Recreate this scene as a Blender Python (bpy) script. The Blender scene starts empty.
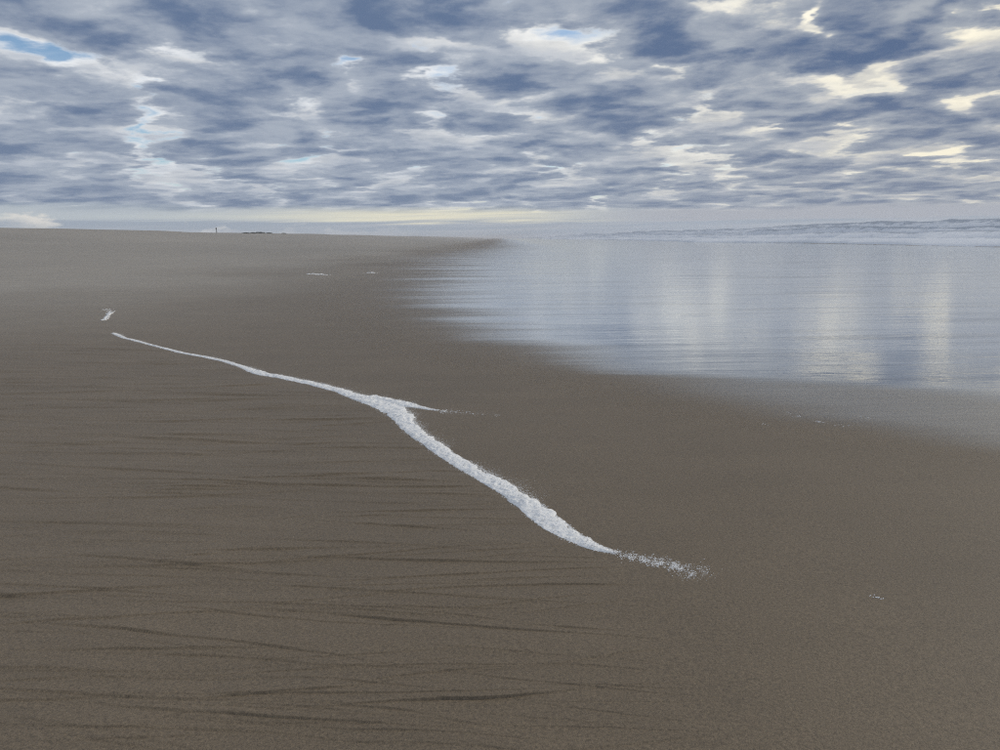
import bpy, math, random
import numpy as np
from mathutils import Matrix, Vector

random.seed(7)
rng = np.random.default_rng(7)
scene = bpy.context.scene
col = scene.collection

# ------------------------------------------------------------------ camera
F_PX = 755.0                       # focal length in pixels of a 1000 px wide picture
CAM_H = 1.5
PITCH = math.radians(10.3)
ROLL = math.radians(1.4)
cam_data = bpy.data.cameras.new("camera")
cam_data.sensor_width = 36.0
cam_data.lens = 36.0 * F_PX / 1000.0
cam_data.clip_start = 0.05
cam_data.clip_end = 30000.0
cam = bpy.data.objects.new("camera", cam_data)
col.objects.link(cam)
CAM_M = (Matrix.Rotation(math.radians(90) - PITCH, 4, 'X') @ Matrix.Rotation(-ROLL, 4, 'Z'))
cam.matrix_world = Matrix.Translation((0, 0, CAM_H)) @ CAM_M
scene.camera = cam


def pix_dir(px, py):
    d = CAM_M.to_3x3() @ Vector(((px - 500) / F_PX, (375 - py) / F_PX, -1))
    return d.normalized()


# ------------------------------------------------------------------ render / view
scene.render.engine = 'CYCLES'
scene.cycles.use_denoising = False      # the remaining grain is that of a phone picture
scene.cycles.filter_width = 1.2
scene.cycles.max_bounces = 6
scene.cycles.diffuse_bounces = 2
scene.cycles.glossy_bounces = 3
scene.cycles.transparent_max_bounces = 8
scene.cycles.volume_bounces = 1
scene.view_settings.view_transform = 'Standard'
scene.view_settings.look = 'None'
scene.view_settings.gamma = 1.0
scene.view_settings.exposure = 0.0
scene.view_settings.use_curve_mapping = False

SUN_AZ = 66.0      # degrees to the right of the view axis
SUN_EL = 26.0


# ------------------------------------------------------------------ node helpers
class Ex:
    """a value socket with arithmetic"""
    def __init__(self, g, s):
        self.g, self.s = g, s

    def _m(self, op, *o, clamp=False):
        return self.g.math(op, self, *o, clamp=clamp)
    def __add__(self, o): return self._m('ADD', o)
    __radd__ = __add__
    def __sub__(self, o): return self._m('SUBTRACT', o)
    def __rsub__(self, o): return self.g.math('SUBTRACT', o, self)
    def __mul__(self, o): return self._m('MULTIPLY', o)
    __rmul__ = __mul__
    def __truediv__(self, o): return self._m('DIVIDE', o)
    def __rtruediv__(self, o): return self.g.math('DIVIDE', o, self)


class G:
    def __init__(self, tree):
        self.t = tree
        tree.nodes.clear()

    def node(self, typ, **kw):
        n = self.t.nodes.new(typ)
        for k, v in kw.items():
            setattr(n, k, v)
        return n

    def put(self, sock, v):
        if isinstance(v, Ex):
            self.t.links.new(v.s, sock)
        elif hasattr(v, 'is_output'):
            self.t.links.new(v, sock)
        else:
            sock.default_value = v

    def math(self, op, *a, clamp=False):
        n = self.node('ShaderNodeMath', operation=op, use_clamp=clamp)
        for i, v in enumerate(a):
            self.put(n.inputs[i], v)
        return Ex(self, n.outputs[0])

    def step(self, x, lo, hi, to0=0.0, to1=1.0):
        n = self.node('ShaderNodeMapRange', interpolation_type='SMOOTHSTEP')
        self.put(n.inputs[0], x)
        self.put(n.inputs[1], lo); self.put(n.inputs[2], hi)
        self.put(n.inputs[3], to0); self.put(n.inputs[4], to1)
        return Ex(self, n.outputs[0])

    def lin(self, x, lo, hi, to0=0.0, to1=1.0):
        n = self.node('ShaderNodeMapRange', interpolation_type='LINEAR')
        n.clamp = True
        self.put(n.inputs[0], x)
        self.put(n.inputs[1], lo); self.put(n.inputs[2], hi)
        self.put(n.inputs[3], to0); self.put(n.inputs[4], to1)
        return Ex(self, n.outputs[0])

    def xyz(self, x, y, z):
        n = self.node('ShaderNodeCombineXYZ')
        for i, v in enumerate((x, y, z)):
            self.put(n.inputs[i], v)
        return Ex(self, n.outputs[0])

    def sep(self, v):
        n = self.node('ShaderNodeSeparateXYZ')
        self.put(n.inputs[0], v)
        return [Ex(self, o) for o in n.outputs]

    def noise(self, vec, scale=1.0, detail=4.0, rough=0.5, dist=0.0, dims='3D', lac=2.0):
        n = self.node('ShaderNodeTexNoise', noise_dimensions=dims)
        self.put(n.inputs['Vector'], vec)
        self.put(n.inputs['Scale'], scale); self.put(n.inputs['Detail'], detail)
        self.put(n.inputs['Roughness'], rough); self.put(n.inputs['Distortion'], dist)
        self.put(n.inputs['Lacunarity'], lac)
        return Ex(self, n.outputs['Fac'])

    def voronoi(self, vec, scale=1.0, feature='F1'):
        n = self.node('ShaderNodeTexVoronoi', feature=feature)
        self.put(n.inputs['Vector'], vec); self.put(n.inputs['Scale'], scale)
        return Ex(self, n.outputs['Distance'])

    def mix(self, f, a, b):
        n = self.node('ShaderNodeMix', data_type='RGBA')
        self.put(n.inputs[0], f)
        for s, v in ((n.inputs[6], a), (n.inputs[7], b)):
            if isinstance(v, tuple):
                s.default_value = (*v, 1.0)
            else:
                self.put(s, v)
        return Ex(self, n.outputs[2])

    def attr(self, name):
        n = self.node('ShaderNodeAttribute', attribute_name=name)
        return Ex(self, n.outputs['Fac'])

    def pos(self):
        n = self.node('ShaderNodeNewGeometry')
        return Ex(self, n.outputs['Position'])

    def vscale(self, v, sx, sy, sz):
        n = self.node('ShaderNodeVectorMath', operation='MULTIPLY')
        self.put(n.inputs[0], v); n.inputs[1].default_value = (sx, sy, sz)
        return Ex(self, n.outputs[0])

    def bump(self, h, strength, dist, normal=None):
        n = self.node('ShaderNodeBump')
        self.put(n.inputs['Strength'], strength); self.put(n.inputs['Distance'], dist)
        self.put(n.inputs['Height'], h)
        if normal is not None:
            self.put(n.inputs['Normal'], normal)
        return Ex(self, n.outputs[0])


# ------------------------------------------------------------------ sky
world = bpy.data.worlds.new("World")
scene.world = world
world.use_nodes = True
g = G(world.node_tree)
gen = g.node('ShaderNodeTexCoord').outputs['Generated']
nrm = g.node('ShaderNodeVectorMath', operation='NORMALIZE')
g.put(nrm.inputs[0], gen)
D = Ex(g, nrm.outputs[0])
dx, dy, dz = g.sep(D)
zp = g.math('MAXIMUM', dz, 0.0)
HOR = 0.105
inv = 1.0 / (zp + HOR)
px_, py_ = dx * inv, dy * inv


def cloud_xy(px, py):
    d = pix_dir(px, py)
    k = 1.0 / (max(d.z, 0) + HOR)
    return d.x * k, d.y * k, k


# nearness to the hidden sun: warm and bright on that side
saz, sel = math.radians(SUN_AZ), math.radians(14.0)
sdir = (math.sin(saz) * math.cos(sel), math.cos(saz) * math.cos(sel), math.sin(sel))
cosn = dx * sdir[0] + dy * sdir[1] + dz * sdir[2]
warm = g.step(cosn, 0.32, 0.98)

# openings (+) and thick banks (-) seen in this deck: pixel, half size in pixels, strength
BLOBS = [
    # openings
    (12, 40, 50, 16, 0.95), (68, 58, 26, 7, 0.55), (150, 82, 18, 8, 0.22), (345, 62, 40, 9, 0.42),
    (300, 68, 60, 10, .2), (430, 72, 70, 7, 0.30), (432, 117, 14, 10, 0.28), (5, 136, 18, 7, 0.3), (270, 38, 45, 16, .22),
    (545, 32, 60, 15, 0.34), (500, 8, 50, 10, 0.30), (660, 66, 36, 9, 0.34), (530, 112, 42, 13, 0.36),
    (798, 24, 9, 14, 0.5), (820, 40, 14, 8, .2), (878, 84, 40, 16, 0.62), (956, 104, 20, 8, 0.55),
    (715, 114, 50, 5, 0.26), (770, 128, 40, 6, .3), (640, 165, 70, 5, .2), (920, 152, 60, 5, .24),
    (960, 163, 60, 4, .24), (990, 6, 30, 6, .25), (700, 180, 60, 4, .2), (880, 172, 60, 4, .2), (690, 66, 20, 6, .2),
    # banks
    (430, 22, 130, 24, -0.42), (310, 12, 90, 18, -0.2), (600, 62, 90, 18, -0.34), (690, 40, 90, 25, -0.30), (860, 125, 80, 18, -0.40),
    (900, 40, 120, 25, -0.25), (760, 70, 80, 20, -0.30), (410, 92, 90, 14, -0.30), (90, 25, 90, 14, -0.15),
    (130, 60, 80, 14, -0.22), (80, 95, 90, 16, -0.30), (220, 95, 90, 14, -0.22), (610, 90, 70, 12, -0.25),
    (640, 125, 70, 12, -.2), (300, 125, 110, 14, -.25), (470, 130, 60, 10, -.2), (960, 130, 60, 12, -.3),
]


def blob_sum(vec):
    tot = None
    for bx, by, hx, hy, s in BLOBS:
        cx, cy, k = cloud_xy(bx, by)
        ax, ay, _ = cloud_xy(bx + hx, by)
        r = math.hypot(cx, cy)
        wx = 1.7 * math.hypot(ax - cx, ay - cy)          # half width across the line of sight
        e1x, e1y, _ = cloud_xy(bx, by - hy)
        e2x, e2y, _ = cloud_xy(bx, by + hy)
        wy = 1.7 * 0.5 * math.hypot(e2x - e1x, e2y - e1y)  # half depth along it
        mp = g.node('ShaderNodeMapping', vector_type='TEXTURE')
        g.put(mp.inputs['Vector'], vec)
        mp.inputs['Location'].default_value = (cx, cy, 0)
        mp.inputs['Rotation'].default_value = (0, 0, -math.atan2(cx, cy))
        mp.inputs['Scale'].default_value = (wx, wy, 1)
        gr = g.node('ShaderNodeTexGradient', gradient_type='QUADRATIC_SPHERE')
        g.put(gr.inputs[0], mp.outputs[0])
        s = s if s > 0 else s * 0.7
        n = g.node('ShaderNodeMath', operation='MULTIPLY_ADD')
        g.put(n.inputs[0], gr.outputs['Fac']); n.inputs[1].default_value = s
        if tot is None: n.inputs[2].default_value = 0.0
        else: g.put(n.inputs[2], tot)
        tot = Ex(g, n.outputs[0])
    return tot


# ragged outlines: the openings follow the churn of the deck
wn = g.node('ShaderNodeTexNoise')
g.put(wn.inputs['Vector'], g.xyz(px_, py_, 5.5)); wn.inputs['Scale'].default_value = 1.5
wn.inputs['Detail'].default_value = 5.0; wn.inputs['Roughness'].default_value = 0.6
wv = g.node('ShaderNodeVectorMath', operation='SUBTRACT')
g.put(wv.inputs[0], wn.outputs['Color']); wv.inputs[1].default_value = (0.5, 0.5, 0.5)
ws = g.node('ShaderNodeVectorMath', operation='MULTIPLY')
g.put(ws.inputs[0], wv.outputs[0]); ws.inputs[1].default_value = (0.55, 0.55, 0.0)
wa = g.node('ShaderNodeVectorMath', operation='ADD')
g.put(wa.inputs[0], ws.outputs[0]); g.put(wa.inputs[1], g.xyz(px_, py_, 0.0))
blobs = blob_sum(wa.outputs[0])


wsm = g.node('ShaderNodeVectorMath', operation='MULTIPLY')
g.put(wsm.inputs[0], wv.outputs[0]); wsm.inputs[1].default_value = (0.9, 0.9, 0.0)


def billow(h, scale, smooth):
    """rounded heaps of cloud, churned by the same turbulence"""
    ad = g.node('ShaderNodeVectorMath', operation='ADD')
    g.put(ad.inputs[0], g.xyz(px_ * h, py_ * h, 0.0)); g.put(ad.inputs[1], wsm.outputs[0])
    v = g.node('ShaderNodeTexVoronoi', voronoi_dimensions='2D', feature='SMOOTH_F1')
    g.put(v.inputs['Vector'], ad.outputs[0])
    v.inputs['Scale'].default_value = scale
    v.inputs['Smoothness'].default_value = smooth
    return Ex(g, v.outputs['Distance'])


big = g.noise(g.xyz(px_, py_, 0.35), 0.40, 2.0, 0.5)
lump = g.noise(g.xyz(px_, py_, 8.1), 2.1, 6.0, 0.60, 0.3)
fine = g.noise(g.xyz(px_, py_, 3.7), 6.2, 6.0, 0.66, 0.2)
puff = billow(1.03, 4.8, 0.25)


def density(h, detail, open_):
    """cloud water along the line of sight where it crosses height h"""
    q = g.xyz(px_ * h, py_ * h, 0.35 + 1.5 * (h - 1))
    mid = g.noise(q, 2.0, detail, 0.60, 0.3)
    d = (big - 0.5) * 0.45 + (mid - 0.5) * 1.05 + (0.42 - billow(h, 2.05, 0.30)) * 0.70
    return d - blobs * open_ + (fine - 0.5) * 0.40 + (0.40 - puff) * 0.28


BIAS = 0.14
LAYERS = [  # height, opening, octaves, pale and dark colour away from the sun, the same toward it
    (1.00, 0.95, 7.0, (0.390, 0.440, 0.520), (0.126, 0.184, 0.304), (0.42, 0.45, 0.49), (0.094, 0.146, 0.264)),
    (1.05, 0.80, 6.0, (0.560, 0.600, 0.660), (0.225, 0.282, 0.388), (0.66, 0.65, 0.62), (0.190, 0.242, 0.345)),
    (1.11, 0.64, 5.0, (0.760, 0.775, 0.790), (0.370, 0.420, 0.500), (0.98, 0.92, 0.75), (0.400, 0.415, 0.450)),
    (1.18, 0.52, 5.0, (0.880, 0.900, 0.920), (0.520, 0.570, 0.640), (1.20, 1.10, 0.84), (0.760, 0.720, 0.620)),
]
deck_col, clear = None, None
for h, opn, det, pale, dark, wpale, wdark in reversed(LAYERS):
    d = density(h, det, opn) + BIAS
    a_ = g.step(d, -0.06 if h < 1.15 else -0.20, 0.12)
    th = g.step(d * 0.85 + (lump - 0.5) * 0.85 + (0.40 - puff) * 0.08, -0.06, 0.50)
    if h > 1.1:
        th = g.math('ADD', th * 0.8, g.step(fine, 0.62, 0.34) * 0.35, clamp=True)   # curdled, never flat
    c_ = g.mix(th, g.mix(warm, pale, wpale), g.mix(warm, dark, wdark))
    deck_col = c_ if deck_col is None else g.mix(a_, deck_col, c_)
    clear = (1.0 - a_) if clear is None else clear * (1.0 - a_)
deck_a = 1.0 - clear

# the deck ends a little above the horizon; haze pales it with distance
el = zp + dx * 0.020
wav = g.noise(g.xyz(dx * 5.0, dy * 5.0, zp * 60.0), 1.0, 4.0, 0.55)
far = g.step(zp, 0.20, 0.03)
hazec = g.mix(warm, (0.33, 0.385, 0.475), (0.40, 0.42, 0.46))
deck_col = g.mix(far * 0.30, deck_col, hazec)
deck_end = g.step(el + (wav - 0.5) * 0.016, 0.029, 0.041)
deck_a = deck_a * deck_end

# band of paler air under the deck, then grey-blue far clouds down to the horizon
st = g.noise(g.xyz(dx * 4.0, dy * 4.0, zp * 140.0), 1.0, 5.0, 0.55)
cream_az = g.step(dx, -0.45, -0.05) * g.step(dx, 0.20, 0.02)
cream = g.mix(cream_az, (0.50, 0.55, 0.575), (0.84, 0.80, 0.62))
cream = g.mix(g.step(st, 0.62, 0.42) * 0.45, cream, (0.42, 0.47, 0.54))
cream = g.mix(g.step(dx, 0.05, 0.25), cream, (0.42, 0.44, 0.49))
low = g.mix(g.step(st, 0.40, 0.62), (0.345, 0.40, 0.475), (0.42, 0.46, 0.52))
band = g.step(el + (st - 0.5) * 0.022, 0.0180, 0.0235)
under = g.mix(band, low, cream)
# a few small far cumulus standing on the horizon
cum = g.noise(g.xyz(dx * 22.0, dy * 22.0, zp * 60.0), 1.0, 4.0, 0.55)
cum_a = g.step(cum - zp * 14.0, 0.30, 0.42) * g.step(zp, 0.0, 0.02) * g.step(dx, -0.05, -0.25)
under = g.mix(cum_a * 0.55, under, (0.66, 0.66, 0.66))
# one bright heap of cumulus low over the upper beach
cdir = pix_dir(20, 224)
ca_ = (dx - cdir.x) * 30.0
ch_ = (zp - cdir.z) * 70.0
heap = g.noise(g.xyz(dx * 60.0, zp * 120.0, 2.0), 1.0, 4.0, 0.6)
heap_a = g.step(ca_ * ca_ + ch_ * ch_ + (heap - 0.5) * 2.2, 1.0, 0.35) * g.step(dy, 0.0, 0.3)
under = g.mix(heap_a * g.step(ch_ * 0.6 + ca_ * 0.5 + heap, 0.1, 1.1), under, (0.74, 0.72, 0.68))
under_a = g.step(el + (wav - 0.5) * 0.01, 0.060, 0.030)

sky = g.node('ShaderNodeTexSky', sky_type='NISHITA')
sky.sun_disc = False
sky.sun_elevation = math.radians(SUN_EL)
sky.sun_rotation = math.radians(SUN_AZ)
sky.air_density = 1.0
sky.dust_density = 0.3
sky.ozone_density = 3.0
bg_sky = g.node('ShaderNodeBackground')
g.put(bg_sky.inputs[0], sky.outputs[0]); bg_sky.inputs[1].default_value = 0.13
bg_deck = g.node('ShaderNodeBackground')
g.put(bg_deck.inputs[0], deck_col); bg_deck.inputs[1].default_value = 1.0
bg_low = g.node('ShaderNodeBackground')
g.put(bg_low.inputs[0], under); bg_low.inputs[1].default_value = 1.0
# thin high veil over the clear sky, cream toward the sun
veil_c = g.mix(warm, (0.74, 0.79, 0.86), (1.05, 0.96, 0.72))
veil_n = g.noise(g.xyz(px_ * 0.7, py_ * 1.3, 12.0), 1.6, 6.0, 0.62, 0.4)
veil_c = g.mix(g.step(veil_n, 0.62, 0.38) * 0.7, veil_c, g.mix(warm, (0.55, 0.64, 0.76), (0.74, 0.71, 0.63)))
veil_a = g.step(veil_n + warm * 0.60, 0.46, 0.95)
bg_veil = g.node('ShaderNodeBackground')
g.put(bg_veil.inputs[0], veil_c)
m0 = g.node('ShaderNodeMixShader')
g.put(m0.inputs[0], veil_a); g.put(m0.inputs[1], bg_sky.outputs[0]); g.put(m0.inputs[2], bg_veil.outputs[0])
m1 = g.node('ShaderNodeMixShader')
g.put(m1.inputs[0], under_a); g.put(m1.inputs[1], m0.outputs[0]); g.put(m1.inputs[2], bg_low.outputs[0])
m2 = g.node('ShaderNodeMixShader')
g.put(m2.inputs[0], deck_a); g.put(m2.inputs[1], m1.outputs[0]); g.put(m2.inputs[2], bg_deck.outputs[0])
wo = g.node('ShaderNodeOutputWorld')
g.put(wo.inputs[0], m2.outputs[0])
world.cycles.sampling_method = 'NONE'   # a soft even sky: surface sampling finds it

# ------------------------------------------------------------------ sun behind the clouds
sun_d = bpy.data.lights.new("sun", 'SUN')
sun_d.energy = 1.5
sun_d.angle = math.radians(14.0)
sun_d.color = (1.0, 0.94, 0.84)
sun = bpy.data.objects.new("sun", sun_d)
col.objects.link(sun)
a, e = math.radians(SUN_AZ), math.radians(SUN_EL)
to_sun = Vector((math.sin(a) * math.cos(e), math.cos(a) * math.cos(e), math.sin(e)))
sun.rotation_euler = to_sun.to_track_quat('Z', 'Y').to_euler()


# ------------------------------------------------------------------ numpy noise
def _hash(ix, iy, seed):
    h = (ix.astype(np.int64) * 374761393 + iy.astype(np.int64) * 668265263 + seed * 974711) & 0xFFFFFFFF
    h = ((h ^ (h >> 13)) * 1274126177) & 0xFFFFFFFF
    h = h ^ (h >> 16)
    return (h & 0xFFFFFF) / float(0xFFFFFF)


def vnoise(x, y, seed=0):
    ix, iy = np.floor(x), np.floor(y)
    fx, fy = x - ix, y - iy
    fx = fx * fx * fx * (fx * (fx * 6 - 15) + 10)
    fy = fy * fy * fy * (fy * (fy * 6 - 15) + 10)
    ix = ix.astype(np.int64); iy = iy.astype(np.int64)
    a_ = _hash(ix, iy, seed); b_ = _hash(ix + 1, iy, seed)
    c_ = _hash(ix, iy + 1, seed); d_ = _hash(ix + 1, iy + 1, seed)
    return (a_ + (b_ - a_) * fx) * (1 - fy) + (c_ + (d_ - c_) * fx) * fy - 0.5


def fbm(x, y, octaves=4, seed=0, gain=0.5):
    t, amp = 0.0, 1.0
    for o in range(octaves):
        t = t + amp * vnoise(x * 2 ** o + 17.3 * o, y * 2 ** o - 9.1 * o, seed + o)
        amp *= gain
    return t


def sstep(x, lo, hi):
    t = np.clip((x - lo) / (hi - lo), 0, 1)
    return t * t * (3 - 2 * t)


# ------------------------------------------------------------------ terrain
SEA_Z = -0.62


def base_z(x, y):
    """the beach: flat by the water, climbing to a berm away from the sea"""
    x = np.asarray(x, float); y = np.asarray(y, float)
    u = np.maximum(-x - 2.0, 0.0)
    crest = 58.0
    rise = 0.00098 * np.minimum(u, crest) ** 2
    over = np.maximum(u - crest, 0)
    rise = rise + 0.114 * 6.0 * (1 - np.exp(-over / 6.0)) - 0.010 * np.minimum(over, 80)
    lin = -0.012 * np.clip(x, -62, 52) - 0.06 * np.clip(x - 52, 0, 60)
    r = np.hypot(x, y)
    und = fbm(x / 9.0, y / 14.0, 3, 5) * 0.05 * sstep(r, 3, 14) * sstep(-x, -4, 12)
    berm = fbm(x / 30.0, y / 45.0, 3, 9) * 0.30 * sstep(-x, 22, 60)
    return lin + rise + und + berm


def ground(px, py):
    d = pix_dir(px, py)
    lo, hi = 0.5, 1.0
    def f(t):
        return CAM_H + d.z * t - float(base_z(d.x * t, d.y * t))
    while f(hi) > 0 and hi < 9000:
        lo, hi = hi, hi * 1.15
    for _ in range(50):
        m = 0.5 * (lo + hi)
        if f(m) > 0: lo = m
        else: hi = m
    t = hi
    return Vector((d.x * t, d.y * t, CAM_H + d.z * t))


# the foam line as traced on the ground: pixel, width in pixels
FOAM = [(113, 333, 3), (124, 338, 3), (140, 342, 3), (155, 346, 3), (170, 350, 4), (188, 354, 4), (205, 357, 4.5),
        (224, 361, 4.5), (240, 366, 5), (250, 370, 8), (262, 374, 10), (280, 377, 9), (310, 383, 9.5),
        (340, 391, 11), (358, 397.5, 15), (380, 404, 22), (397, 412, 22), (404, 421, 17), (413, 431, 15.5), (425, 440, 15),
        (450, 457, 16), (480, 475, 18), (505, 489, 19), (530, 506, 22), (550, 522, 25), (570, 536, 20),
        (590, 546, 14), (606, 551, 9), (617, 553.5, 5)]
SPUR = [(366, 397, 12), (382, 400, 16), (396, 403, 17), (408, 405, 13), (420, 407.5, 7), (430, 409.5, 4), (438, 410.5, 2.5)]


def line_world(pts):
    out = []
    for px, py, w in pts:
        c = ground(px, py)
        rng_ = (c - Vector((0, 0, CAM_H))).length
        out.append((c.x, c.y, w * rng_ / F_PX))
    return np.array(out)


FOAM_W = line_world(FOAM)
SPUR_W = line_world(SPUR)


def resample(P, step):
    """centripetal-ish smooth resampling of a polyline with a width column"""
    seg = np.hypot(np.diff(P[:, 0]), np.diff(P[:, 1]))
    s = np.concatenate([[0], np.cumsum(seg)])
    n = max(8, int(s[-1] / step))
    t = np.linspace(0, s[-1], n)
    Q = np.stack([np.interp(t, s, P[:, k]) for k in range(3)], 1)
    k = max(3, int(0.10 / step) | 1)
    ker = np.hanning(k + 2)[1:-1]; ker /= ker.sum()
    pad = k // 2
    R_ = Q.copy()
    for c in range(3):
        ext = np.concatenate([Q[0, c] + (Q[0, c] - Q[1:pad + 1, c])[::-1], Q[:, c],
                              Q[-1, c] + (Q[-1, c] - Q[-pad - 1:-1, c])[::-1]])
        R_[:, c] = np.convolve(ext, ker, 'valid')[:n]
    return R_, t


# waterline of the thin film left by the last wave
EDGE_PX = [(1180, 470), (1000, 447), (900, 430), (800, 416), (730, 398), (650, 377), (590, 366), (540, 352), (500, 340),
           (470, 326), (445, 312), (432, 300), (434, 288), (440, 276), (448, 265), (460, 258), (478, 252), (500, 247.5)]
EDGE_W = np.array([ground(*p)[:2] for p in EDGE_PX])
EDGE_W = EDGE_W[np.argsort(EDGE_W[:, 1])]
print("edge", EDGE_W.round(2).tolist())
print("foam", FOAM_W[[0, 8, 14, 20, 26]].round(3).tolist())
_ey = np.concatenate([[-60, 0, 3.0], EDGE_W[:, 1], [400, 9000]])
_ex = np.concatenate([[18, 8.0, 5.5], EDGE_W[:, 0], [EDGE_W[-1, 0] + 3, EDGE_W[-1, 0] + 25]])


EDGE2_PX = [(1180, 424), (1000, 404), (900, 392), (800, 385), (740, 381), (680, 378), (620, 373), (585, 364), (540, 352), (500, 340),
            (470, 326), (445, 312), (432, 300), (434, 288), (440, 276), (448, 265), (460, 258), (478, 252), (500, 247.5)]
EDGE2_W = np.array([ground(*p)[:2] for p in EDGE2_PX])
EDGE2_W = EDGE2_W[np.argsort(EDGE2_W[:, 1])]
_ey2 = np.concatenate([[-60, 0, 4.0], EDGE2_W[:, 1], [400, 9000]])
_ex2 = np.concatenate([[20, 11.0, 8.0], EDGE2_W[:, 0], [EDGE2_W[-1, 0] + 3, EDGE2_W[-1, 0] + 25]])


def mirror_d(x, y):
    sc = np.clip(0.13 * y, 0.6, 9.0)
    return (x - np.interp(y, _ey2, _ex2)) / sc


def edge_d(x, y):
    sc = np.clip(0.13 * y, 0.6, 9.0)
    return (x - np.interp(y, _ey, _ex)) / sc


def foam_side(x, y):
    """positive on the beach side of the foam line, roughly in metres"""
    o = np.argsort(FOAM_W[:, 1])
    fy = np.concatenate([[0.0], FOAM_W[o, 1], [18]])
    fx = np.concatenate([[0.9], FOAM_W[o, 0], [-9]])
    return np.interp(y, fy, fx) - x


# ---- the small scarps the backwash cut into the sand
def add_scarps(X, Y, Rr, Z):
    n = 1350
    r = 1.7 + (13.0 - 1.7) * rng.random(n) ** 1.1
    th = np.radians(-46 + 80 * rng.random(n))
    sx, sy = r * np.sin(th), r * np.cos(th)
    prob = sstep(foam_side(sx, sy), -0.05, 0.45)
    keep = rng.random(n) < prob * np.where(r < 4.0, 0.6, 1.0)
    sx, sy, r = sx[keep], sy[keep], r[keep]
    big = rng.random(len(sx)) ** 2.6
    for i in range(len(sx)):
        L = (0.28 + 0.75 * rng.random()) * (0.70 + 0.12 * r[i]) * (0.8 + 0.5 * big[i])
        # most run slightly down toward the sea, some cross them the other way
        ang = math.radians(rng.normal(-7.0, 3.5) if rng.random() < 0.68 else rng.normal(5.0, 3.5))
        curv = rng.normal(0, 0.05)
        drm = 0.00043 * r[i] ** 2
        wd = max(0.0034, 1.1 * drm)
        h = (0.0013 + 0.0036 * big[i]) * min(3.0, 0.70 + 0.16 * r[i])
        if r[i] < 4.0:
            h *= 1.35; L *= 1.25
        tail = 0.04 + 0.16 * rng.random()
        pk = rng.uniform(-0.5, 0.5)                    # where along its length the step is tallest
        ca, sa = math.cos(ang), math.sin(ang)
        box = np.nonzero((np.abs(X - sx[i]) < L * 1.05) & (np.abs(Y - sy[i]) < L * 0.35 + 0.45))
        if len(box[0]) == 0:
            continue
        ddx, ddy = X[box] - sx[i], Y[box] - sy[i]
        u = (ddx * ca + ddy * sa) / L
        v = -ddx * sa + ddy * ca - curv * L * u * u - 0.018 * L * vnoise(u * 3 + i, u * 0 + i, 3) - 0.004 * vnoise(u * 14 + i, u * 0 + i, 4)
        env = np.clip(1 - u * u, 0, 1) ** 1.0 * (0.35 + 0.65 * np.exp(-((u - pk) / 0.45) ** 2)) * (1 + 0.9 * vnoise(u * 5 + i, u * 0, 8))
        up = sstep(v, -0.5 * wd, 0.5 * wd) * np.exp(-np.maximum(v, 0) / tail)
        groove = -0.30 * np.exp(-((v + 0.7 * wd) / (0.8 * wd + 0.002)) ** 2)
        Z[box] += h * env * (up + groove) * sstep(foam_side(X[box], Y[box]), -0.10, 0.20)


# ---- polar sheet, dense where the beach is close
r_in = np.array([0.15, 0.4, 0.7, 1.0, 1.3, 1.5])
r_near = 1.0 / np.linspace(1 / 1.62, 1 / 30.0, 1300)
r_far = np.geomspace(30.0, 9000.0, 240)[1:]
RAD = np.concatenate([r_in, r_near, r_far])
t_dense = np.radians(np.linspace(-44, 44, 520))
t_rest = np.radians(np.linspace(44, 316, 70))[1:-1]
TH = np.concatenate([t_dense, t_rest])
RR, TT = np.meshgrid(RAD, TH, indexing='ij')
X = RR * np.sin(TT); Y = RR * np.cos(TT)
Z = base_z(X, Y)
near = RR < 40
Zr = np.zeros_like(Z)
add_scarps(X, Y, RR, Zr)
sidef = sstep(foam_side(X, Y), -0.4, 0.4)
soft = (fbm(X / 1.1 + Y * 0.1, Y / 0.20 + X * 0.5, 3, 21) * 0.008 * sidef + fbm(X / 0.8, Y / 0.5, 3, 31) * 0.003)
Z += np.where(near, Zr + soft * sstep(RR, 30, 8) * (1 - sstep(edge_d(X, Y), -1.2, -0.1)), 0)


_dZ = Z - base_z(X, Y)
_nd = len(t_dense)


def sand_z(x, y):
    """height of the finished sand, scarps included"""
    x = np.asarray(x, float); y = np.asarray(y, float)
    fi = np.clip(np.interp(np.hypot(x, y), RAD, np.arange(len(RAD))), 0, len(RAD) - 1.001)
    fj = np.clip(np.interp(np.arctan2(x, y), t_dense, np.arange(_nd)), 0, _nd - 1.001)
    i0 = fi.astype(int); j0 = fj.astype(int); a_ = fi - i0; b_ = fj - j0
    d = (_dZ[i0, j0] * (1 - a_) + _dZ[i0 + 1, j0] * a_) * (1 - b_) + (_dZ[i0, j0 + 1] * (1 - a_) + _dZ[i0 + 1, j0 + 1] * a_) * b_
    return base_z(x, y) + d


def grid_mesh(name, V, nr, nt, closed, uvs=None):
    i = np.arange(nr - 1)[:, None]
    j = np.arange(nt if closed else nt - 1)[None, :]
    j2 = (j + 1) % nt
    q = np.stack([i * nt + j, (i + 1) * nt + j, (i + 1) * nt + j2, i * nt + j2], -1).reshape(-1, 4)
    # polar: angle grows clockwise seen from above, so this order faces up
    me = bpy.data.meshes.new(name)
    me.vertices.add(len(V)); me.vertices.foreach_set('co', V.astype(np.float32).ravel())
    nq = len(q)
    me.loops.add(nq * 4); me.loops.foreach_set('vertex_index', q.astype(np.int32).ravel())
    me.polygons.add(nq)
    me.polygons.foreach_set('loop_start', np.arange(nq, dtype=np.int32) * 4)
    me.polygons.foreach_set('use_smooth', np.ones(nq, dtype=bool))
    me.update(calc_edges=True)
    return me


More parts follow.
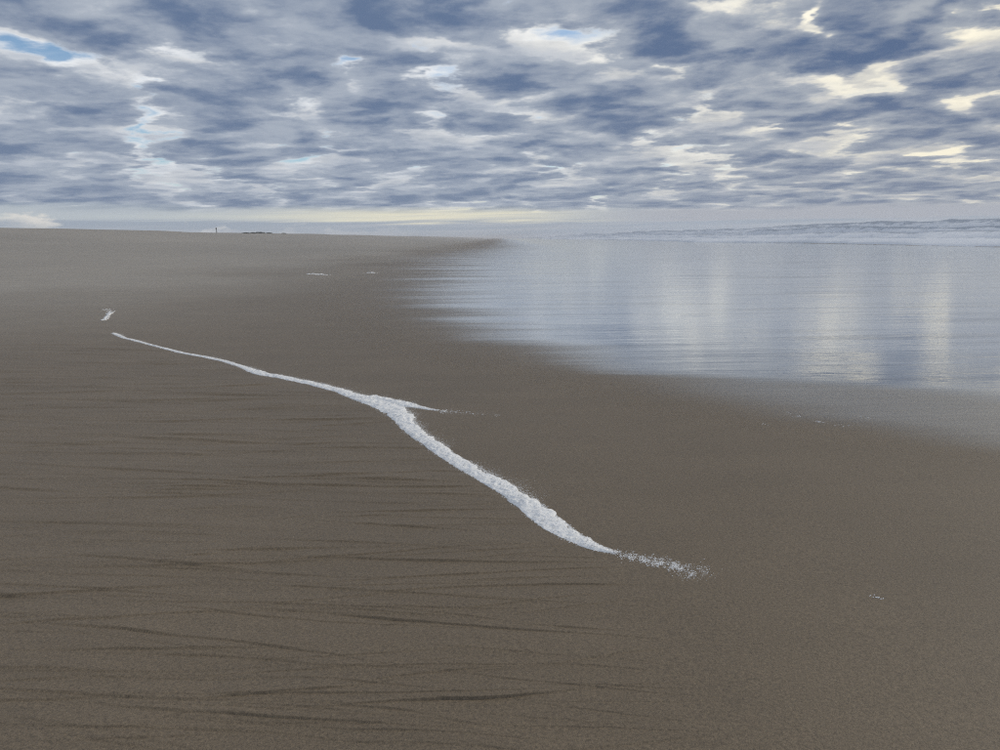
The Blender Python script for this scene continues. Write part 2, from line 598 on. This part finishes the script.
def flip_if_down(me):
    n = np.zeros(len(me.polygons) * 3, np.float32)
    me.polygons.foreach_get('normal', n)
    if n[2::3].mean() < 0:
        me.flip_normals()


def set_attr(me, name, vals):
    at = me.attributes.new(name, 'FLOAT', 'POINT')
    at.data.foreach_set('value', vals.astype(np.float32).ravel())


def make(name, me, mat, parent=None, **props):
    o = bpy.data.objects.new(name, me)
    col.objects.link(o)
    if me is not None and mat is not None:
        me.materials.append(mat)
    o.parent = parent
    for k, v in props.items():
        o[k] = v
    return o


def new_mat(name):
    m = bpy.data.materials.new(name)
    m.use_nodes = True
    return m, G(m.node_tree)


def principled(g, **kw):
    n = g.node('ShaderNodeBsdfPrincipled')
    for k, v in kw.items():
        s = n.inputs[k]
        if isinstance(v, tuple):
            s.default_value = (*v, 1.0) if len(v) == 3 and s.type == 'RGBA' else v
        else:
            g.put(s, v)
    return n.outputs[0]


def out(g, sh):
    o = g.node('ShaderNodeOutputMaterial')
    g.put(o.inputs['Surface'], sh)


# ---- sand
mat_sand, g = new_mat("damp_sand")
P = g.pos()
dry = g.attr('dry')
film = g.attr('film')
grain = g.noise(P, 260.0, 3.0, 0.8)
grain2 = g.noise(P, 85.0, 4.0, 0.85)
patch = g.noise(P, 1.1, 4.0, 0.55)
streak = g.noise(g.vscale(P, 0.55, 2.4, 1.0), 1.0, 5.0, 0.6)
c = g.mix(dry, (0.176, 0.132, 0.083), (0.300, 0.260, 0.204))
sp = g.lin(grain * 0.5 + grain2 * 0.5, 0.36, 0.64, 0.40, 1.60)
tide = g.noise(g.vscale(P, 0.05, 0.016, 0.0), 1.0, 5.0, 0.6)
sp = sp * g.lin(tide, 0.32, 0.68, 0.86, 1.14) * g.lin(patch * 0.5 + streak * 0.5, 0.3, 0.7, 0.90, 1.10)
vm = g.node('ShaderNodeVectorMath', operation='SCALE')
g.put(vm.inputs[0], c); g.put(vm.inputs['Scale'], sp)
px, py, pz = g.sep(P)
rip = g.noise(g.vscale(P, 1.3, 7.0, 1.0), 1.0, 5.0, 0.62)
farf = g.attr('bumpy')
bn = g.bump(grain2, 0.6, 0.004)
bn = g.bump(rip, farf, 0.02, bn)
rough = g.lin(film, -1.0, 0.3, 0.58, 0.42)
sh = principled(g, **{'Base Color': vm.outputs[0], 'Roughness': rough, 'IOR': 1.45, 'Normal': bn})
out(g, sh)

me = grid_mesh("sand", np.stack([X, Y, Z], -1).reshape(-1, 3), len(RAD), len(TH), True)
# close the hole under the camera
flip_if_down(me)
dryv = sstep(-X + fbm(X / 6, Y / 9, 3, 41) * 5, 1.5, 16) * sstep(RR, 8, 22)
set_attr(me, 'dry', dryv)
set_attr(me, 'film', edge_d(X, Y))
set_attr(me, 'bumpy', 0.55 * sstep(RR, 4, 9) * sidef * (1 - 0.6 * sstep(RR, 18, 60)) + 0.02)
sand = make("beach_sand", me, mat_sand, kind="structure",
            label="damp brown sand beach rising gently away from the sea", category="beach")

# ---- thin film of water on the sand: shares the slope of the beach
rf = np.concatenate([np.geomspace(3.2, 30, 150), np.geomspace(30, 1500, 110)[1:]])
tf = np.radians(np.linspace(-14, 88, 210))
R2, T2 = np.meshgrid(rf, tf, indexing='ij')
FX, FY = R2 * np.sin(T2), R2 * np.cos(T2)
FD = edge_d(FX, FY)
FZ = base_z(FX, FY) + 0.006 + 0.00012 * R2
FZ = np.where(FX > 50, np.minimum(FZ, SEA_Z - 0.02), FZ)
keep_v = (FD > -1.6) & (FX < 56)
me = grid_mesh("film", np.stack([FX, FY, FZ], -1).reshape(-1, 3), len(rf), len(tf), False)
flip_if_down(me)
set_attr(me, 'film', FD)
set_attr(me, 'mirror', mirror_d(FX, FY))
import bmesh
bm = bmesh.new(); bm.from_mesh(me)
bm.verts.ensure_lookup_table()
bmesh.ops.delete(bm, geom=[bm.verts[i] for i in np.nonzero(~keep_v.ravel())[0]], context='VERTS')
bm.to_mesh(me); bm.free()
mat_film, g = new_mat("thin_water")
P = g.pos()
film = g.attr('film')
s1 = g.noise(g.vscale(P, 0.10, 0.55, 1.0), 1.0, 5.0, 0.55)
s2 = g.noise(g.vscale(P, 0.35, 1.9, 1.0), 1.0, 4.0, 0.55)
mir = g.attr('mirror') + (s1 - 0.5) * 1.8 + (s2 - 0.5) * 1.0
f = film + (s1 - 0.5) * 1.2 + (s2 - 0.5) * 0.5
s3 = g.noise(g.vscale(P, 0.16, 1.6, 1.0), 1.0, 5.0, 0.6)
full = g.step(mir, -0.40, 0.85)
dull = g.step(f, -0.7, 0.9) * 0.46
cov = dull + (1.0 - dull) * full * g.lin(s3, 0.36, 0.50, 0.72, 1.0)
ro = g.step(mir, -0.30, 1.3, 0.40, 0.055)
ro = ro + g.lin(s3, 0.45, 0.68, 0.0, 0.06)
w1 = g.noise(g.vscale(P, 0.8, 3.2, 1.0), 1.0, 4.0, 0.55)
w2 = g.noise(g.vscale(P, 0.12, 0.6, 1.0), 1.0, 3.0, 0.5)
w3 = g.noise(g.vscale(P, 0.7, 7.0, 1.0), 1.0, 4.0, 0.6)
bn = g.bump(w3, 0.5, 0.007)
bn = g.bump(w1, 0.16, 0.012, bn)
bn = g.bump(w2, 0.35, 0.06, bn)
fr = g.node('ShaderNodeFresnel'); fr.inputs['IOR'].default_value = 1.40
g.put(fr.inputs['Normal'], bn)
gl = g.node('ShaderNodeBsdfGlossy')
gl.inputs['Color'].default_value = (1.0, 0.995, 0.97, 1)
g.put(gl.inputs['Roughness'], ro); g.put(gl.inputs['Normal'], bn)
tr = g.node('ShaderNodeBsdfTransparent')
mx = g.node('ShaderNodeMixShader')
g.put(mx.inputs[0], g.math('MULTIPLY', Ex(g, fr.outputs[0]), 1.95, clamp=True) * cov)
g.put(mx.inputs[1], tr.outputs[0]); g.put(mx.inputs[2], gl.outputs[0])
out(g, mx.outputs[0])
make("shallow_water", me, mat_film, kind="structure",
     label="thin mirror of backwash water lying on the wet sand", category="water")

# ------------------------------------------------------------------ sea
mat_sea, g = new_mat("sea_water")
P = g.pos()
fo = g.noise(g.vscale(P, 0.16, 0.05, 0.2), 1.0, 6.0, 0.6)
fi = g.noise(g.vscale(P, 0.9, 0.5, 0.6), 1.0, 5.0, 0.6)
white = g.step(fo * 0.7 + fi * 0.3, 0.46, 0.56)
cw = g.mix(white, (0.07, 0.105, 0.115), (0.58, 0.64, 0.73))
bn = g.bump(fi, 0.6, 0.25)
out(g, principled(g, **{'Base Color': cw, 'Roughness': g.lin(white, 0, 1, 0.18, 0.7), 'IOR': 1.33, 'Normal': bn}))

mat_white, g = new_mat("white_water")
P = g.pos()
k1 = g.noise(g.vscale(P, 0.8, 0.30, 0.9), 1.0, 6.0, 0.62)
k2 = g.noise(P, 2.6, 5.0, 0.6)
hgt = g.attr('foam')
wf = g.step(k1 * 0.6 + k2 * 0.4 + hgt * 0.4, 0.44, 0.60)
cw = g.mix(wf, (0.34, 0.39, 0.45), (0.82, 0.84, 0.87))
out(g, principled(g, **{'Base Color': cw, 'Roughness': g.lin(wf, 0, 1, 0.22, 0.75), 'IOR': 1.33,
                        'Normal': g.bump(k2, 0.35, 0.15)}))

sx_ = np.concatenate([np.linspace(48, 130, 60), np.geomspace(130, 9000, 60)[1:]])
sy_ = np.concatenate([-np.geomspace(9000, 20, 30), np.linspace(-18, 420, 300), np.geomspace(420, 9000, 60)[1:]])
SX, SY = np.meshgrid(sx_, sy_, indexing='ij')
SZ = SEA_Z + 0.35 * fbm(SX / 7, SY / 18, 4, 77) * sstep(SX, 50, 70) + 1.0 * np.sin(SX / 13 + fbm(SX / 90, SY / 160, 2, 78) * 5) * sstep(SX, 90, 190) * (1 - sstep(SX, 500, 1500))
SZ = SZ + 0.25 * sstep(SX, 55, 70)
me = grid_mesh("sea", np.stack([SX, SY, SZ], -1).reshape(-1, 3), len(sx_), len(sy_), False)
flip_if_down(me)
make("sea", me, mat_sea, kind="structure", label="grey-blue ocean with surf beyond the beach", category="sea")


def breaker(x0, h, wfront, wback, seed, y0, y1, lab, foamy):
    """one line of surf: a steep broken face toward the beach, a long back"""
    ny = 900
    tt = np.linspace(0, 1, ny)
    yy = y0 + (y1 - y0) * tt ** 1.6
    s = np.concatenate([np.linspace(-1, 0, 12), np.linspace(0, 1, 14)[1:]])
    S, YY = np.meshgrid(s, yy, indexing='ij')
    xc = x0 + fbm(YY / 60, YY * 0 + seed, 3, seed) * 12 + YY * -0.006
    hh = h * (0.80 + 0.45 * fbm(YY / 55, YY * 0 + seed, 4, seed + 3)) * sstep(YY, y0, y0 + 25) * (1 - sstep(YY, y1 * 0.8, y1))
    hh = np.maximum(hh, 0.02)
    wf_ = wfront * (0.8 + 0.6 * fbm(YY / 12, YY * 0, 3, seed + 5))
    XX = xc + np.where(S < 0, S * wf_, S * wback)
    prof = np.where(S < 0, (1 + S) ** 0.55, np.cos(np.clip(S, 0, 1) * math.pi) * 0.5 + 0.5)
    lum = fbm(XX / 2.2, YY / 7.0, 4, seed + 9) * 0.10 * h * prof ** 0.5
    ZZ = SEA_Z - 0.06 + hh * prof + lum * 0.8
    me = grid_mesh("wave", np.stack([XX, YY, ZZ], -1).reshape(-1, 3), len(s), ny, False)
    flip_if_down(me)
    set_attr(me, 'foam', foamy + 0.45 * (1 - sstep(S, -0.5, 0.05)) - 0.08 * sstep(S, -0.2, 0.1))
    return make("breaking_wave", me, mat_white, label=lab, category="wave", group="lines of surf along the beach")


breaker(55, 1.15, 5, 9, 101, -25, 900, "low white bore of surf running up to the wet sand", 0.15)
breaker(72, 2.3, 6, 14, 202, -25, 1100, "broken white wave rolling behind the low bore nearest the sand", -0.05)
breaker(84, 3.1, 4, 10, 404, -25, 1200, "dark-faced wave rising between the broken wave and the tall outer one", -0.14)
breaker(96, 4.4, 8, 22, 303, -25, 1300, "tall outer wave with a dark crest against the sky", -0.18)

# ------------------------------------------------------------------ foam on the sand
mat_foam, g = new_mat("sea_foam")
P = g.pos()
b1 = g.voronoi(P, 130.0)
b2 = g.voronoi(P, 320.0)
n1 = g.noise(P, 26.0, 4.0, 0.6)
cf = g.mix(g.step(n1, 0.35, 0.65), (0.93, 0.91, 0.87), (0.97, 0.955, 0.92))
bn = g.bump(b1, 0.25, 0.003)
bn = g.bump(b2, 0.3, 0.0015, bn)
bn = g.bump(n1, 0.3, 0.008, bn)
out(g, principled(g, **{'Base Color': cf, 'Roughness': 0.55, 'IOR': 1.2, 'Normal': bn,
                        'Subsurface Weight': 0.25, 'Subsurface Radius': (0.01, 0.01, 0.01), 'Subsurface Scale': 0.5}))


def ridge_mesh(name, Pw, step, hfac, seed, rag=0.35):
    Q, t = resample(Pw, step)
    T = np.gradient(Q[:, :2], axis=0)
    T /= np.linalg.norm(T, axis=1)[:, None] + 1e-9
    Nn = np.stack([-T[:, 1], T[:, 0]], 1)
    m = 29
    s = np.linspace(-1, 1, m)
    S, TTt = np.meshgrid(s, t, indexing='xy')        # rows: along
    W = Q[:, 2][:, None] * 0.58
    ends = np.minimum(1, np.minimum(t, t[-1] - t) / 0.10)[:, None] ** 0.5
    wl = 1 + rag * 0.7 * fbm(t / 0.11, t * 0, 3, seed)[:, None] + rag * 0.25 * fbm(t / 0.025, t * 0, 2, seed + 6)[:, None]
    wr = 1 + rag * 1.3 * fbm(t / 0.09, t * 0 + 5, 3, seed + 1)[:, None] + rag * 0.6 * fbm(t / 0.025, t * 0, 2, seed + 7)[:, None]
    half = np.where(S < 0, W * wl, W * wr) * (0.25 + 0.75 * ends)
    XX = Q[:, 0][:, None] + Nn[:, 0][:, None] * S * half
    YY = Q[:, 1][:, None] + Nn[:, 1][:, None] * S * half
    prof = np.clip(1 - np.abs(S) ** 2.4, 0, 1) ** 0.7
    H = np.minimum(Q[:, 2] * 0.8, 0.13)[:, None] * hfac * (1 + 0.7 * fbm(t / 0.09, t * 0, 3, seed + 2)[:, None])
    lum = 1 + 0.75 * fbm(XX / 0.040, YY / 0.040, 3, seed + 3) + 0.35 * fbm(XX / 0.011, YY / 0.011, 2, seed + 4)
    H = np.maximum(H, 0.010)
    ZZ = sand_z(XX, YY) - 0.002 + (H * prof * np.maximum(lum, 0.15)) * (0.3 + 0.7 * ends)
    me = grid_mesh(name, np.stack([XX, YY, ZZ], -1).reshape(-1, 3), len(t), m, False)
    flip_if_down(me)
    return me, Q, Nn, np.stack([XX, YY, ZZ], -1)


ICO = None
def ico():
    global ICO
    if ICO is None:
        bm = bmesh.new(); bmesh.ops.create_icosphere(bm, subdivisions=1, radius=1.0)
        v = np.array([x.co[:] for x in bm.verts]); f = np.array([[q.index for q in p.verts] for p in bm.faces])
        bm.free(); ICO = (v, f)
    return ICO


def bubbles_mesh(name, C, rad, flat=0.6):
    v, f = ico()
    n = len(C)
    sc = np.stack([rad * (0.8 + 0.5 * rng.random(n)), rad * (0.8 + 0.5 * rng.random(n)), rad * flat * (0.7 + 0.5 * rng.random(n))], 1)
    V = (v[None] * sc[:, None, :] + C[:, None, :]).reshape(-1, 3)
    Fc = (f[None] + (np.arange(n) * len(v))[:, None, None]).reshape(-1, 3)
    me = bpy.data.meshes.new(name)
    me.vertices.add(len(V)); me.vertices.foreach_set('co', V.astype(np.float32).ravel())
    me.loops.add(Fc.size); me.loops.foreach_set('vertex_index', Fc.astype(np.int32).ravel())
    me.polygons.add(len(Fc)); me.polygons.foreach_set('loop_start', np.arange(len(Fc), dtype=np.int32) * 3)
    me.polygons.foreach_set('use_smooth', np.ones(len(Fc), dtype=bool))
    me.update(calc_edges=True)
    return me


def on_sand(x, y, dz):
    return np.stack([x, y, sand_z(x, y) + dz], 1)


def fringe(Q, Nn, n, seed, spread_sea, spread_land, rmin, rmax):
    """bubbles scattered along both edges of a foam line; more and wider on the seaward edge"""
    r = np.random.default_rng(seed)
    k = r.integers(0, len(Q), n)
    clump = np.clip(0.5 + 1.6 * fbm(k * 0.012, k * 0 + 3.0, 3, seed), 0.05, 1.6)
    sea = r.random(n) < 0.84
    # which normal side faces the sea
    sgn = np.where(Nn[k, 0] > 0, 1.0, -1.0)
    offs = np.where(sea, 0.46 * Q[k, 2] + np.abs(r.exponential(1, n)) * spread_sea * Q[k, 2] * clump,
                    -0.48 * Q[k, 2] - np.abs(r.exponential(1, n)) * spread_land * Q[k, 2])
    x = Q[k, 0] + Nn[k, 0] * sgn * offs + r.normal(0, 0.006, n)
    y = Q[k, 1] + Nn[k, 1] * sgn * offs + r.normal(0, 0.006, n)
    dist = np.hypot(x, y)
    rad = (rmin + (rmax - rmin) * r.random(n) ** 2.5)
    rad = rad * np.clip(1.25 - 0.8 * np.abs(offs) / (Q[k, 2] + 1e-4), 0.45, 1.2)
    return on_sand(x, y, rad * 0.2), rad


foam_root = make("foam_line", None, None, label="long winding ridge of white sea foam left across the brown sand",
                 category="foam")
foam_root.empty_display_size = 0.1
o0 = Vector((float(FOAM_W[14, 0]), float(FOAM_W[14, 1]), float(base_z(FOAM_W[14, 0], FOAM_W[14, 1]))))
foam_root.location = o0
bpy.context.view_layer.update()


def child(name, me, mat, root, **kw):
    me.transform(Matrix.Translation(-root.location))
    return make(name, me, mat, root, **kw)


me, Qm, Nm, Vm = ridge_mesh("ridge", FOAM_W, 0.005, 0.135, 500)
child("foam_ridge", me, mat_foam, foam_root)
me, Qs, Ns, Vs = ridge_mesh("spur", SPUR_W, 0.005, 0.15, 600)
child("foam_spur", me, mat_foam, foam_root, label="short side branch of foam pointing to the sea")
C1, r1 = fringe(Qm, Nm, 32000, 1, 0.34, 0.05, 0.0014, 0.0046)
C2, r2 = fringe(Qs, Ns, 2200, 2, 0.20, 0.15, 0.0018, 0.006)
# wisps that run on from the end of the spur
tail_px = [(442, 411.5), (455, 412.5), (470, 413.5), (485, 414.5), (500, 416)]
tw = np.array([ground(*p)[:2] for p in tail_px])
kt = rng.random(220) ** 2.6 * (len(tw) - 1)
tx = np.interp(kt, range(len(tw)), tw[:, 0]); ty = np.interp(kt, range(len(tw)), tw[:, 1])
C3 = on_sand(tx + rng.normal(0, .02, 220), ty + rng.normal(0, .035, 220), 0.001)
r3 = 0.0014 + 0.0036 * rng.random(220) ** 2
def froth(V, n, seed):
    r = np.random.default_rng(seed)
    p = V[r.integers(0, V.shape[0], n), r.integers(1, V.shape[1] - 1, n)]
    return p + r.normal(0, 0.0015, p.shape), 0.0011 + 0.0026 * r.random(n) ** 3


C4, r4 = froth(Vm, 15000, 5)
C5, r5 = froth(Vs, 1500, 6)
C3 = np.concatenate([C3, C4, C5]); r3 = np.concatenate([r3, r4, r5])
child("foam_bubbles", bubbles_mesh("bubbles", np.concatenate([C1, C2, C3]), np.concatenate([r1, r2, r3])),
      mat_foam, foam_root, kind="stuff")


def foam_patch(pts, n, spread, rmin, rmax, lab, group=None, name="foam_patch"):
    """a small flat scatter of bubbles along a short track"""
    w = np.array([ground(*p)[:2] for p in pts])
    k = rng.random(n) * (len(w) - 1)
    x = np.interp(k, range(len(w)), w[:, 0]); y = np.interp(k, range(len(w)), w[:, 1])
    dist = float(np.hypot(*w.mean(0)))
    # clumps
    cx = x + rng.normal(0, 1, n) * spread; cy = y + rng.normal(0, 1, n) * spread * 1.4
    keep = (fbm(cx / (spread * 1.2), cy / (spread * 1.6), 3, int(pts[0][0])) + rng.normal(0, .30, n)) > -0.02
    cx, cy = cx[keep], cy[keep]
    rad = rmin + (rmax - rmin) * rng.random(len(cx)) ** 2
    me = bubbles_mesh("patch", on_sand(cx, cy, rad * 0.2), rad)
    m = w.mean(0)
    loc = Vector((float(m[0]), float(m[1]), float(base_z(m[0], m[1]))))
    me.transform(Matrix.Translation(-loc))
    o = make(name, None, None, label=lab, category="foam")
    o.location = loc
    make("foam_bubbles", me, mat_foam, o, kind="stuff")
    if group:
        o["group"] = group
    return o


foam_patch([(622, 555), (640, 559), (655, 561.5), (668, 565), (680, 568)], 2200, 0.020, 0.0012, 0.0036,
           "broken trail of foam bubbles running on from the end of the foam ridge")
foam_patch([(678, 567), (690, 573), (697, 576), (705, 569)], 800, 0.028, 0.0010, 0.0034,
           "loose scatter of foam bubbles past the broken trail's end")
foam_patch([(104, 320.5), (106, 318), (109, 314.5), (111, 312.5)], 500, 0.020, 0.010, 0.024,
           "short detached dash of foam beyond the thin end of the ridge")
foam_patch([(105, 309.5), (109, 310.5), (112, 312)], 60, 0.05, 0.008, 0.02,
           "faint wisp of foam just past the detached dash")
FLK = "tiny white fleck of foam on the bare wet sand"
for pts, n, sp, lab in [
    ([(868, 596), (876, 597.5), (883, 599)], 26, 0.006, "lone thin curl of foam on bare brown sand, away from the water"),
    ([(817, 421.5), (821, 422)], 60, 0.010, "brightest compact white fleck of foam where the dull wet film ends"), ([(797, 416), (800, 417)], 22, 0.02, FLK),
    ([(789, 413), (790, 413)], 18, 0.02, FLK), ([(836, 425), (843, 426)], 26, 0.03, FLK),
    ([(864, 417.5), (868, 417.5)], 24, 0.02, FLK), ([(763, 424), (765, 424.5)], 22, 0.015, FLK),
    ([(308, 274), (318, 274.5), (325, 275)], 160, 0.10, "pale dash of foam far up the dry beach, the longer of two"),
    ([(369, 273), (373, 273)], 70, 0.10, "pale spot of foam far up the beach, the shorter of two"),
]:
    far = (pts[0][1] < 300)
    foam_patch(pts, n, sp, 0.0022 if not far else 0.02, 0.005 if not far else 0.045, lab,
               "flecks of foam near the waterline" if lab == FLK else None, "foam_fleck")

# ------------------------------------------------------------------ far up the beach
mat_wood, g = new_mat("weathered_wood")
P = g.pos()
out(g, principled(g, **{'Base Color': g.mix(g.noise(g.vscale(P, 6, 6, 1), 1.0, 3.0), (0.10, 0.095, 0.09), (0.19, 0.18, 0.165)), 'Roughness': 0.85}))
mat_scrub, g = new_mat("dune_scrub")
P = g.pos()
out(g, principled(g, **{'Base Color': g.mix(g.noise(P, 2.0, 3.0), (0.07, 0.08, 0.065), (0.12, 0.13, 0.10)), 'Roughness': 0.9}))


def bm_box(bm, cx, cy, cz, sx, sy, sz):
    m = Matrix.Translation((cx, cy, cz)) @ Matrix.Diagonal((sx, sy, sz, 1))
    bmesh.ops.create_cube(bm, size=1.0, matrix=m)


def skyline(px, x_at):
    d = pix_dir(px, 236)
    t = x_at / d.x
    return d.x * t, d.y * t


# marker post on the berm
mx_, my_ = skyline(217, -63.0)
zz = float(base_z(mx_, my_))
post = make("marker_post", None, None, label="slim dark post with a small board, alone on the far berm", category="post")
post.location = (mx_, my_, zz)
bm = bmesh.new()
bmesh.ops.create_cone(bm, cap_ends=True, segments=10, radius1=0.10, radius2=0.07, depth=1.3, matrix=Matrix.Translation((0, 0, 0.5)))
me = bpy.data.meshes.new("pole"); bm.to_mesh(me); bm.free()
make("pole", me, mat_wood, post)
bm = bmesh.new(); bm_box(bm, 0, -0.14, 0.95, 0.30, 0.05, 0.28)
bmesh.ops.bevel(bm, geom=bm.edges[:], offset=0.012, segments=1, affect='EDGES')
me = bpy.data.meshes.new("board"); bm.to_mesh(me); bm.free()
make("board", me, mat_wood, post)


def scrub(px, x_at, w, h, seed, lab):
    x, y = skyline(px, x_at)
    z = float(base_z(x, y))
    root = make("dune_shrub", None, None, label=lab, category="shrub", group="dark shrubs on the far berm")
    root.location = (x, y, z)
    r = np.random.default_rng(seed)
    n = 900
    p = r.normal(0, 1, (n, 3)); p /= np.linalg.norm(p, axis=1)[:, None]
    p *= (r.random(n) ** 0.4)[:, None]
    p = p * np.array([w, w * 0.6, h]) ; p[:, 2] = np.abs(p[:, 2]) * (0.8 + 0.5 * fbm(p[:, 0] * 1.2, p[:, 1], 3, seed)) + 0.02
    vs, fs = [], []
    for i in range(n):
        a_ = r.normal(0, 1, 3); b_ = r.normal(0, 1, 3)
        a_ *= 0.11 / np.linalg.norm(a_); b_ *= 0.05 / np.linalg.norm(b_)
        k = len(vs); vs += [p[i] - a_, p[i] + b_, p[i] + a_, p[i] - b_]; fs.append((k, k + 1, k + 2, k + 3))
    me = bpy.data.meshes.new("foliage"); me.from_pydata([tuple(v) for v in vs], [], fs)
    make("foliage", me, mat_scrub, root, kind="stuff")
    bm = bmesh.new()
    for i in range(6):
        ang = i * 1.05; tip = Vector((math.cos(ang) * w * .5, math.sin(ang) * w * .3, h * .6))
        q = tip.to_track_quat('Z', 'Y').to_matrix().to_4x4()
        bmesh.ops.create_cone(bm, cap_ends=True, segments=6, radius1=0.04, radius2=0.012, depth=tip.length,
                              matrix=Matrix.Translation(tip * 0.5) @ q)
    me = bpy.data.meshes.new("stems"); bm.to_mesh(me); bm.free()
    make("stem", me, mat_wood, root)


SL = "low dark shrub on the skyline of the far berm"
for i, (px, xa, w, h) in enumerate([(246, -62, 1.1, 0.20), (253, -62, 1.0, 0.26), (260, -62.5, 1.5, 0.42), (269, -62, 1.0, 0.24), (284, -62, 0.8, 0.18)]):
    scrub(px, xa, w, h, 900 + i, "tallest of the low dark shrubs on the far berm skyline" if h > 0.4 else SL)

# ------------------------------------------------------------------ sea haze, a low layer of salt air
mat_haze, g = new_mat("salt_haze")
pv = g.node('ShaderNodeVolumePrincipled')
pv.inputs['Color'].default_value = (0.93, 0.95, 1.0, 1)
pv.inputs['Density'].default_value = 0.0007
pv.inputs['Anisotropy'].default_value = 0.2
o = g.node('ShaderNodeOutputMaterial')
g.put(o.inputs['Volume'], pv.outputs[0])
bm = bmesh.new(); bm_box(bm, 0, 0, 0.5, 19000, 19000, 17.0)
me = bpy.data.meshes.new("haze"); bm.to_mesh(me); bm.free()
make("haze", me, mat_haze, kind="stuff", label="thin pale salt haze over the beach and surf", category="haze")
